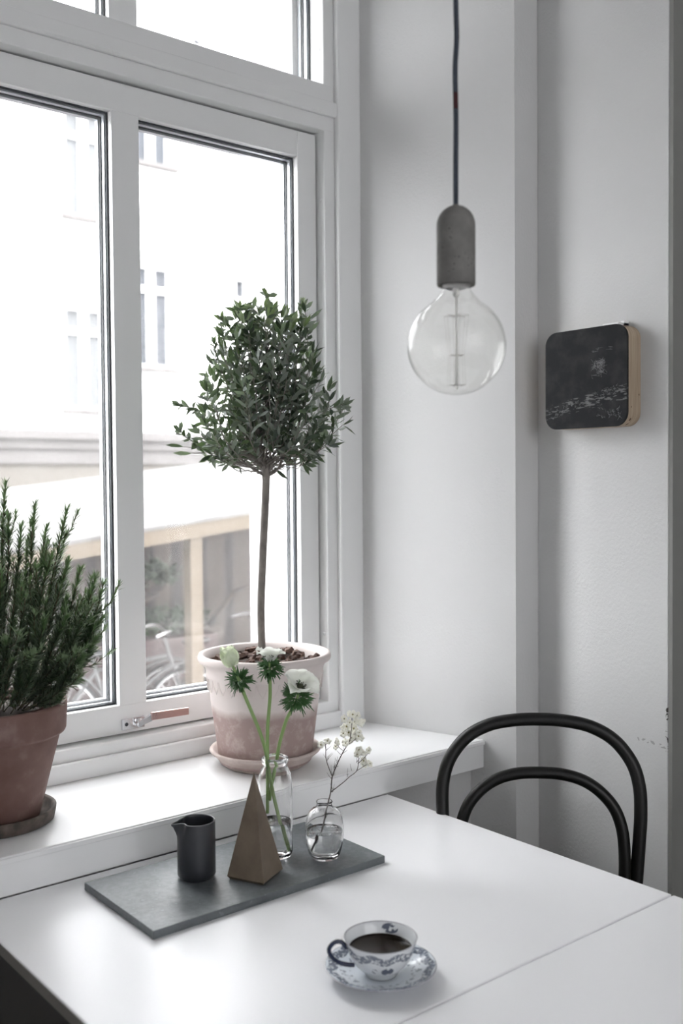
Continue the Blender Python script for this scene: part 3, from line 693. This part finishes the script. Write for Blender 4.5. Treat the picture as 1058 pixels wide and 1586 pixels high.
m = MB()
for zz, rad in ((.038, .016), (-.012, .010), (-.050, .012)):
    for k in range(6): a = 2*PI*k/6; m.tube([LC+Zv*zz, LC+Vector((rad*math.cos(a), rad*math.sin(a), zz))], .00035, 4)
for k in range(6):
    a = 2*PI*k/6; m.tube([LC+Vector((.016*math.cos(a), .016*math.sin(a), .038)), LC+Vector((.010*math.cos(a), .010*math.sin(a), -.012)), LC+Vector((.012*math.cos(a), .012*math.sin(a), -.05))], .00018, 3)
obj('filament', m, mat('filament_wire', (.35, .33, .30), .5), bulb)
M_cord = mat('textile_cord', (.02, .025, .035), .85); g = G(M_cord); x, y, z = g.xyz()
an = g.math('ARCTAN2', g.math('SUBTRACT', y, 0), x); s1 = g.math('SINE', g.math('ADD', g.math('MULTIPLY', z, 1500), g.math('MULTIPLY', an, 4))); s2 = g.math('SINE', g.math('SUBTRACT', g.math('MULTIPLY', z, 1500), g.math('MULTIPLY', an, 4)))
dots = g.math('GREATER_THAN', g.math('MULTIPLY', s1, s2), .45); zw = g.math('SUBTRACT', z, 1.900-(LC.z-.0625))
redz = g.math('LESS_THAN', g.math('ABSOLUTE', zw), .010)
g.color(g.mix(redz, g.mix(dots, (.012, .014, .02), (.17, .21, .28)), (.05, .012, .015)))
P = catmull([(LC.x, LC.y, zt), (LC.x+.0002, LC.y, zt+.05), (LC.x+.0006, LC.y-.0004, 1.88), (LC.x, LC.y, 1.94), (LC.x+.0016, LC.y-.0012, 1.98), (LC.x+.0008, LC.y-.0008, 2.03), (LC.x, LC.y, 2.2), (LC.x, LC.y, 3.15)], 10)
m = MB(); m.tube(P, .0033, 14); obj('cord', m, M_cord, lamp)
m = MB(); m.lathe([(0, 0), (.04, 0), (.045, .02), (.045, .058)], (LC.x, LC.y, 3.142), 32); obj('ceiling_rose', m, M_conc, lamp)

# ------------------------------------------------------------ chalkboard on the side wall
XF = 1.810; by0, by1, bz0, bz1 = 1.262, 1.479, 1.534, 1.751; rc = .03
def rrect(y0, y1, z0, z1, r, n=8):
    out = []
    for cy_, cz_, a0 in ((y1-r, z1-r, 0), (y0+r, z1-r, 90), (y0+r, z0+r, 180), (y1-r, z0+r, 270)):
        for k in range(n+1): a = math.radians(a0+90*k/n); out.append((cy_+r*math.cos(a), cz_+r*math.sin(a)))
    return out
def slab(x0, x1, R0, R1=None):
    R1 = R1 or R0; n = len(R0); m = MB()
    m.add([(x0, y, z) for y, z in R0]+[(x1, y, z) for y, z in R1], [tuple(range(n)), tuple(range(n, 2*n))[::-1]], False)
    b = len(m.v)-2*n; m.add([(x0, y, z) for y, z in R0]+[(x1, y, z) for y, z in R1], [(i, n+i, n+(i+1)%n, (i+1)%n) for i in range(n)], True); return m
cb = thing('chalkboard', (1.8595, 1.37, bz0), 'small rounded square chalkboard in a light wooden case, hung on the right wall', 'chalkboard')
M_ply = mat('birch_case', (.40, .31, .22), .55); g = G(M_ply); c1 = g.ramp(g.noise(25, 4, .5, g.co('Object', (8, 1, .4))), [(.3, (.33, .25, .175)), (.7, (.47, .38, .28))])
g.color(g.mix(g.math('LESS_THAN', g.vor(26, g.co('Object', (1.4, 1, 1))), .13), c1, (.10, .055, .03)))
obj('wooden_case', slab(XF+.006, 1.8598, rrect(by0+.0005, by1-.0005, bz0+.0005, bz1-.0005, rc)), M_ply, cb)
M_slate = mat('slate', (.02, .021, .023), .85, Specular_IOR_Level=.25); g = G(M_slate)
x, y, z = g.xyz()     # faint chalk smears
dg = g.math('ABSOLUTE', g.math('SUBTRACT', z, g.math('ADD', .055, g.math('MULTIPLY', y, -.16))))
sm_ = g.math('MULTIPLY', g.math('LESS_THAN', dg, .016), g.math('GREATER_THAN', g.noise(140, 5, .7, g.co('Object', (1, .25, 1))), .55))
g.color(g.mix(g.math('ADD', g.math('MULTIPLY', sm_, .22), g.math('MULTIPLY', g.ramp(g.noise(22, 5, .6), [(.45, 0.0), (.8, 1.0)]), .05)), (.019, .020, .022), (.6, .6, .6)))
obj('slate_face', slab(XF, XF+.006, rrect(by0, by1, bz0, bz1, rc)), M_slate, cb)
M_chalk = mat('chalk', (.27, .27, .28), .95)
m = MB()
def scr(uy, vz, wy, wz, n, r=.00035):
    pts = []
    for k in range(n):
        y_ = by1-(uy+random.uniform(-.5, .5)*wy)*(by1-by0); z_ = bz1-(vz+random.uniform(-.5, .5)*wz)*(bz1-bz0); pts.append((XF-.0001, y_, z_))
    for a, b in zip(pts, pts[1:]):
        if (Vector(a)-Vector(b)).length < .022: m.tube([a, b], r*random.uniform(.5, 1), 4)
for _ in range(30): scr(.66+random.uniform(-.05, .07), .40+random.uniform(-.06, .08), .10, .09, 5)
for i in range(60):
    u0 = random.random(); scr(.08+.85*u0, .86-.24*u0+random.uniform(-.05, .03), .05, .035, 4, .00025)
for _ in range(22): scr(random.uniform(.66, .92), .92-random.uniform(0, .1), .05, .05, 4, .00025)
for _ in range(6): scr(random.uniform(.5, .8), .22+random.uniform(-.01, .03), .1, .012, 4, .0002)
obj('chalk_marks', m, M_chalk, cb)
m = MB(); m.box(1.822, 1.859, 1.292, 1.332, bz1, bz1+.0055); m.box(1.842, 1.859, 1.292, 1.300, bz1, bz1+.010); obj('hanger', m, M_sill, cb)

# ------------------------------------------------------------ potted olive tree
OC = Vector((1.245, 1.793, .8072))
M_clay = mat('pale_clay', (.5, .38, .33), .85); g = G(M_clay); x, y, z = g.xyz()
n1 = g.noise(6, 5, .6); n2 = g.noise(45, 5, .65)
lvl = g.math('ADD', z, g.math('MULTIPLY', g.math('SUBTRACT', n1, .5), .06))
c1 = g.mix(g.ramp(lvl, [(.105, 0.0), (.125, 1.0)]), (.37, .275, .255), (.68, .615, .59))
g.color(g.mix(g.ramp(n2, [(.5, 0.0), (.75, .4)]), c1, (.72, .64, .62))); g.bump(n2, .2, .001)
M_clays = mat('pale_clay_saucer', (.52, .42, .38), .85); g = G(M_clays); g.color(g.ramp(g.noise(14, 5, .6), [(.35, (.46, .375, .34)), (.65, (.62, .54, .505))]))
m = MB(); m.lathe([(0, 0), (.086, 0), (.090, .003), (.110, .024), (.119, .031), (.122, .035), (.119, .039), (.112, .037), (.101, .024), (.088, .009), (0, .008)], OC, 72)
tag(obj('plant_saucer', m, M_clays, loc=OC), 'wide pale terracotta saucer under the olive tree pot on the sill', 'saucer')
ot = thing('potted_olive_tree', OC+Vector((0, 0, .0085)), 'small standard olive tree with a round crown in a pale terracotta pot on the sill', 'plant')
PB = OC+Vector((0, 0, .0085)); H = .236
def scall(a, z): return 1
m = MB(); m.lathe([(0, 0), (.098, 0), (.1005, .003), (.107, .055), (.1155, .12), (.1225, .170), (.1265, .188), (.128, .192), (.1265, .195), (.1285, .206), (.133, .2145), (.1415, .219), (.1445, .2235), (.1445, .2295), (.1425, .235), (.1375, .2365), (.132, .2335), (.126, .222), (.122, .205), (.118, .19), (0, .19)], PB, 96)
pot = obj('pot', m, M_clay, ot)
m = MB()
for k in range(34):      # pressed petal border under the rim
    a = 2*PI*k/34
    def q(r, da, z): return (PB.x+r*math.cos(a+da), PB.y+r*math.sin(a+da), PB.z+z)
    m.tube([q(.1268, -.082, .187), q(.1250, -.068, .174), q(.1238, 0, .160), q(.1250, .068, .174), q(.1268, .082, .187)], [.0003, .0006, .0009, .0006, .0003], 5)
obj('petal_border', m, M_clay, pot)
m = MB(); m.lathe([(0, .012), (.06, .008), (.121, 0)], PB+Vector((0, 0, .207)), 32); obj('soil', m, M_soil, ot)
M_bark = mat('bark_chip', (.09, .045, .035), .85); g = G(M_bark); g.color(g.ramp(g.noise(60, 4), [(.35, (.05, .026, .02)), (.7, (.17, .10, .075))])); g.bump(g.noise(150, 3), .5, .002)
for i in range(90):
    a = random.uniform(0, 2*PI); r = .118*math.sqrt(random.random()); s_ = random.uniform(.008, .017)
    zc = PB.z+.221+random.uniform(0, .010)-(r/.12)*.006
    if i == 0: first = None
    m = MB(); c = Vector((PB.x+r*math.cos(a), PB.y+r*math.sin(a), zc)); e = Matrix.Rotation(random.uniform(0, PI), 3, 'Z') @ Matrix.Rotation(random.uniform(-.6, .6), 3, 'X')
    ring_ = [Vector((math.cos(2*PI*k/7)*random.uniform(.7, 1.1)*s_, math.sin(2*PI*k/7)*random.uniform(.45, .75)*s_, 0)) for k in range(7)]
    vs = [c+e @ (v+Vector((0, 0, -.25*s_))) for v in ring_]+[c+e @ (v*.8+Vector((0, 0, .28*s_+random.uniform(-.1, .1)*s_))) for v in ring_]
    m.add(vs, [tuple(range(7))[::-1], tuple(range(7, 14))]+[(k, (k+1)%7, 7+(k+1)%7, 7+k) for k in range(7)])
    obj('bark_chip', m, M_bark, ot)
M_trunk = mat('olive_bark', (.2, .18, .16), .85); g = G(M_trunk); g.color(g.ramp(g.noise(40, 5, .6, g.co('Object', (1, 1, .5))), [(.3, (.12, .105, .095)), (.7, (.29, .265, .24))])); g.bump(g.noise(90, 4), .5, .003)
def opt(px, py, dep=0): return Vector((OC.x, OC.y, 0))+R3*((px-411)*.001411)+D3*dep+Vector((0, 0, 1.612-(py-610)*.00141))
TP = [opt(407, 1004), opt(406, 940, .003), opt(409, 870, .006), opt(413, 800, .004), opt(416, 735, 0), opt(410, 715, 0), opt(405, 690, .004), opt(411, 655, .006), opt(418, 625, 0), opt(413, 590, -.004), opt(420, 550, .004), opt(425, 510, 0)]
P = catmull(TP, 6); rs = []
for p in P: rs.append(.0082 if p.z < 1.43 else max(.0015, .0082-(p.z-1.43)*.034))
m = MB(); m.tube(P, rs, 12)
m.ball(opt(416, 738), .0092, 10, 6, (1, 1, .7)); trunkm = m
def crown_r(z):
    T = [(1.435, .03), (1.455, .10), (1.49, .150), (1.53, .165), (1.58, .163), (1.63, .142), (1.68, .12), (1.73, .098), (1.77, .07), (1.81, .02)]
    for (a, ra), (b, rb) in zip(T, T[1:]):
        if a <= z <= b: return ra+(rb-ra)*(z-a)/(b-a)
    return .02
leafm = MB(); newm = MB()
def leaf(mbx, b, d, L, w):
    d = d.normalized(); u = Vector((random.gauss(0, 1), random.gauss(0, 1), random.gauss(0, 1)))
    s = d.cross(u); s = s.normalized(); nn = s.cross(d).normalized()
    cv = random.uniform(-.10, .22)*L
    P_ = [b+d*L*t-nn*cv*t*t for t in (0, .3, .62, 1)]
    if P_[-1].y > 1.978: return
    mbx.add([P_[0], P_[1]+s*w*.85+nn*w*.2, P_[2]+s*w+nn*w*.2, P_[3], P_[2]-s*w+nn*w*.2, P_[1]-s*w*.85+nn*w*.2, P_[1], P_[2]],
            [(0, 1, 6), (0, 6, 5), (1, 2, 7, 6), (6, 7, 4, 5), (2, 3, 7), (7, 3, 4)], True)
def leafy(path, start, ls, top):
    n = len(path)
    for i in range(int(n*start), n):
        p = path[i]; t = (path[min(i+1, n-1)]-path[max(i-1, 0)]).normalized(); o_ = t.orthogonal().normalized(); a = random.uniform(0, PI)
        for k in range(2):
            s = (Matrix.Rotation(a+PI*k, 3, t) @ o_); leaf(leafm, p, t*random.uniform(.3, 1.1)+s*.9+Vector((random.gauss(0, .3), random.gauss(0, .3), random.gauss(0, .3))), ls*random.uniform(.65, 1.2), .0043*random.uniform(.8, 1.25))
    e = path[-1]; t = (path[-1]-path[-2]).normalized()
    for k in range(3 if top else 2): leaf(newm if top else leafm, e, t+Vector((random.gauss(0, .35), random.gauss(0, .35), random.gauss(0, .3))), ls*.95, .0048)
node = opt(416, 735); N = 178
for i in range(N):
    f_ = (i+.5)/N; zt_ = 1.455+f_**.9*.335; az = i*2.39996+random.uniform(-.3, .3)
    rad = crown_r(zt_)*math.sqrt(random.uniform(.18, 1.0)); 
    if i % 3 == 0: rad = crown_r(zt_)
    if zt_ < 1.52: rad = max(rad, crown_r(zt_)*.8)
    rad *= random.uniform(.82, 1.10)
    tgt = Vector((OC.x+rad*math.cos(az)+.006, OC.y+min(rad*math.sin(az), .150)+0, zt_))
    if zt_ < 1.59 and abs((tgt-OC).dot(R3)) < .085 and (tgt-OC).dot(D3) < .06: continue
    if zt_ < 1.485 and random.random() < .4: continue
    # shape of crown follows the trunk; lower limbs all leave the fork
    if zt_ < 1.60: st = node+Vector((0, 0, random.uniform(-.004, .03)))
    else:
        ks = [p for p in P if node.z < p.z < zt_-.05] or [P[-20]]; st = random.choice(ks)
    out = Vector((tgt.x-st.x, tgt.y-st.y, 0)); midp = st+out*.62+Vector((0, 0, (tgt.z-st.z)*.28)); 
    q1 = st+out*.25+Vector((0, 0, (tgt.z-st.z)*.10+.004))
    pth = catmull([st, q1, midp, tgt], 5)
    for k in range(1, len(pth)-1): pth[k] = pth[k]+Vector((random.gauss(0, .002), random.gauss(0, .002), random.gauss(0, .002)))
    th = .0024 if i % 6 == 0 else .0013
    trunkm.tube(pth, [th+(.0006-th)*k/(len(pth)-1) for k in range(len(pth))], 5)
    leafy(pth, .50 if zt_ > 1.57 else .74, .033, zt_ > 1.74)
# long upright shoots seen along the top of the crown, and the two sideways leaves at lower left
for (a, b, c) in (((425, 520), (432, 490), (421, 462)), ((470, 540), (472, 510), (473, 478)), ((385, 560), (370, 520), (350, 498)), ((395, 550), (384, 510), (378, 482)), ((400, 545), (398, 510), (392, 488)), ((480, 560), (482, 520), (478, 482)), ((350, 590), (342, 560), (340, 535)), ((500, 640), (520, 632), (535, 628)), ((320, 690), (300, 680), (285, 668)), ((330, 640), (305, 632), (288, 628))):
    pth = catmull([opt(*a), opt(*b), opt(*c)], 5); trunkm.tube(pth, .0009, 5); leafy(pth, .2, .024, c[1] < 500)
for a, b in (((330, 695), (262, 687)), ((325, 700), (274, 701)), ((520, 640), (549, 632)), ((520, 650), (545, 640)), ((430, 725), (450, 742)), ((480, 500), (506, 482)), ((480, 520), (500, 500))):
    A_, B_ = opt(*a), opt(*b); S_ = B_.lerp(A_, min(1, .04/(B_-A_).length)); trunkm.tube([A_, S_], .0008, 4); leaf(leafm, S_, B_-S_, (B_-S_).length, .0048)
for sgn, pts_ in ((1, [(416, 737), (402, 728), (385, 718), (362, 712), (345, 706), (335, 690)]), (2, [(416, 737), (432, 728), (440, 710), (436, 680), (430, 650)]), (3, [(416, 737), (425, 722), (448, 705), (470, 690)]), (4, [(385, 718), (372, 700), (365, 670)])):
    pth = catmull([opt(*q) for q in pts_], 6); trunkm.tube(pth, [.0032-.0018*k/(len(pth)-1) for k in range(len(pth))], 7)
def leafmat(name, top, under, var=.35):
    m = mat(name, top, .42); g = G(m); gi = g.new('ShaderNodeNewGeometry')
    c = g.mix(g.math('MULTIPLY', gi.outputs['Random Per Island'], var), top, tuple(min(1, v*2.6+.02) for v in top))
    g.color(g.mix(gi.outputs['Backfacing'], c, under))
    tl = g.new('ShaderNodeBsdfTranslucent'); tl.inputs[0].default_value = (.22, .34, .12, 1); ms = g.new('ShaderNodeMixShader'); ms.inputs[0].default_value = .16
    g.link(g.b.outputs[0], ms.inputs[1]); g.link(tl.outputs[0], ms.inputs[2]); g.link(ms.outputs[0], g.n['Material Output'].inputs[0]); return m
obj('trunk', trunkm, M_trunk, ot)
obj('foliage', leafm, leafmat('olive_leaf', (.020, .030, .024), (.22, .25, .22), .6), ot)
obj('new_leaves', newm, leafmat('olive_leaf_new', (.16, .22, .09), (.30, .36, .23)), ot)

# ------------------------------------------------------------ potted rosemary
RC = Vector((.654, 1.802, .8072))
M_terra = mat('terracotta', (.30, .15, .11), .75); g = G(M_terra); n1 = g.noise(11, 5, .6); g.color(g.ramp(n1, [(.35, (.135, .07, .058)), (.58, (.175, .10, .085)), (.75, (.27, .19, .175))])); g.bump(g.noise(80, 4), .12, .001)
M_dkclay = mat('dark_clay', (.07, .055, .045), .8); g = G(M_dkclay); g.color(g.ramp(g.noise(40, 5), [(.4, (.055, .045, .038)), (.7, (.13, .10, .085))]))
m = MB(); m.lathe([(0, 0), (.098, 0), (.103, .003), (.1065, .020), (.107, .024), (.104, .026), (.099, .023), (.095, .008), (0, .007)], RC, 64)
tag(obj('plant_saucer', m, M_dkclay, loc=RC), 'dark brown clay saucer under the rosemary pot at the left of the sill', 'saucer')
rp = thing('potted_rosemary', RC+Vector((0, 0, .0075)), 'bushy rosemary plant in a reddish terracotta pot at the left of the sill', 'plant')
RB_ = RC+Vector((0, 0, .0075)); 
m = MB(); m.lathe([(0, 0), (.076, 0), (.078, .003), (.1155, .150), (.1165, .154), (.1245, .156), (.1265, .160), (.1295, .205), (.1285, .210), (.124, .211), (.119, .208), (.114, .19), (0, .17)], RB_, 80); obj('pot', m, M_terra, rp)
m = MB(); m.lathe([(.088, .12), (.100, .198), (.103, .203), (.100, .204), (.096, .198), (.090, .17)], RB_-R3*.008, 48); obj('inner_pot', m, mat('nursery_pot', (.10, .045, .035), .6), rp)
m = MB(); m.lathe([(0, .203), (.06, .200), (.096, .195)], RB_-R3*.008, 32); obj('soil', m, M_soil, rp)
stem = MB(); nd = MB(); tipm = MB()
def rpt(px, py, dep=0): return Vector((RC.x, RC.y, 0))+R3*((px+8)*.001178)+D3*dep+Vector((0, 0, 1.421-(py-750)*.00118))
def needles(pth, Ln, f0=.0, lift=.12):
    n = len(pth)
    for i in range(1, n):
        t = (pth[min(i+1, n-1)]-pth[i-1]).normalized(); o_ = t.orthogonal().normalized(); f = f0+(1-f0)*i/n
        for k in range(3 if f < .9 else 4):
            a = random.uniform(0, 2*PI); s = Matrix.Rotation(a, 3, t) @ o_; sp_ = random.uniform(.55, 1.25) if f < .9 else random.uniform(.35, .9)
            d = (t*random.uniform(.7, 1.2)+s*sp_+Vector((0, 0, lift))).normalized(); L = Ln*random.uniform(.65, 1.2)*(1 if f < .93 else .8)
            w = d.cross(s); w = w.normalized()*.00105 if w.length > 1e-4 else o_*.001
            p = pth[i]; q = p+d*L*.55-s*L*.02; e = p+d*L+s*L*random.uniform(-.12, .22)
            if e.y > 1.975: continue
            (tipm if f > .84 else nd).add([p-w*.5, p+w*.5, q+w, e, q-w, q+w.cross(d).normalized()*.0004], [(0, 1, 2, 5), (0, 5, 4), (5, 2, 3), (4, 5, 3)], True)
def sprig(base, top, bend=0):
    j = lambda k: Vector((random.gauss(0, k), random.gauss(0, k), random.gauss(0, k)))
    pth = catmull([base, base.lerp(top, .35)+j(.006)+R3*bend, base.lerp(top, .7)+j(.006)+R3*bend*.6, top], 26)
    stem.tube(pth[::6]+[pth[-1]], .0013, 5); needles(pth[6:], .0225); needles(pth[10:-8], .0215)
    for _ in range(random.choice((2, 3, 4))):
        k = random.randint(int(len(pth)*.35), int(len(pth)*.86)); t = (pth[k+1]-pth[k]).normalized(); o_ = t.orthogonal().normalized()
        s_ = Matrix.Rotation(random.uniform(0, 2*PI), 3, t) @ o_; L = random.uniform(.03, .065)
        sub = catmull([pth[k], pth[k]+t*L*.4+s_*L*.28, pth[k]+t*L+s_*L*.40], max(4, int(L/.0072)))
        stem.tube(sub, .0008, 4); needles(sub, .018, .45)
tips = [(16, 752, 0), (5, 800, .03), (28, 800, -.03), (38, 840, .04), (-15, 770, .0), (58, 782, .01), (50, 815, -.04), (70, 820, .03), (78, 850, 0), (107, 790, .01), (98, 830, .04), (92, 860, -.03), (110, 870, 0), (124, 884, .02), (152, 895, 0), (160, 905, .02), (148, 940, -.04), (158, 960, .02), (150, 990, 0), (140, 1010, -.05), (128, 930, .05), (118, 950, -.05), (135, 970, .04), (128, 1045, -.03), (112, 1010, -.06), (90, 950, -.07), (60, 900, -.08), (30, 880, -.08), (0, 870, -.08), (45, 930, .06), (15, 930, -.09), (75, 1000, -.09), (40, 980, -.09), (10, 990, -.1), (-30, 800, 0), (-40, 850, .03), (-45, 800, -.04), (-60, 860, 0), (-80, 880, .03), (-95, 900, 0), (-110, 940, 0), (-60, 950, -.07), (-25, 900, -.08), (-90, 990, -.06), (22, 900, .05), (-20, 860, .06), (85, 905, .05), (100, 930, .03), (65, 870, .06), (105, 985, .02)]
for px, py, dp in tips:
    bx = -8+(px+8)*.36+random.uniform(-8, 8)
    b_ = rpt(bx, 1093, dp*.5+random.uniform(-.02, .02)); tp = rpt(px, py, dp)
    sprig(b_, tp, bend=(.02 if px > 115 else .004)*(1 if px > 0 else -1))
obj('stems', stem, mat('rosemary_stem', (.10, .085, .05), .8), rp)
obj('foliage', nd, leafmat('rosemary_needle', (.020, .042, .020), (.11, .15, .10), .45), rp)
obj('new_foliage', tipm, leafmat('rosemary_tip', (.09, .16, .065), (.20, .28, .16), .4), rp)
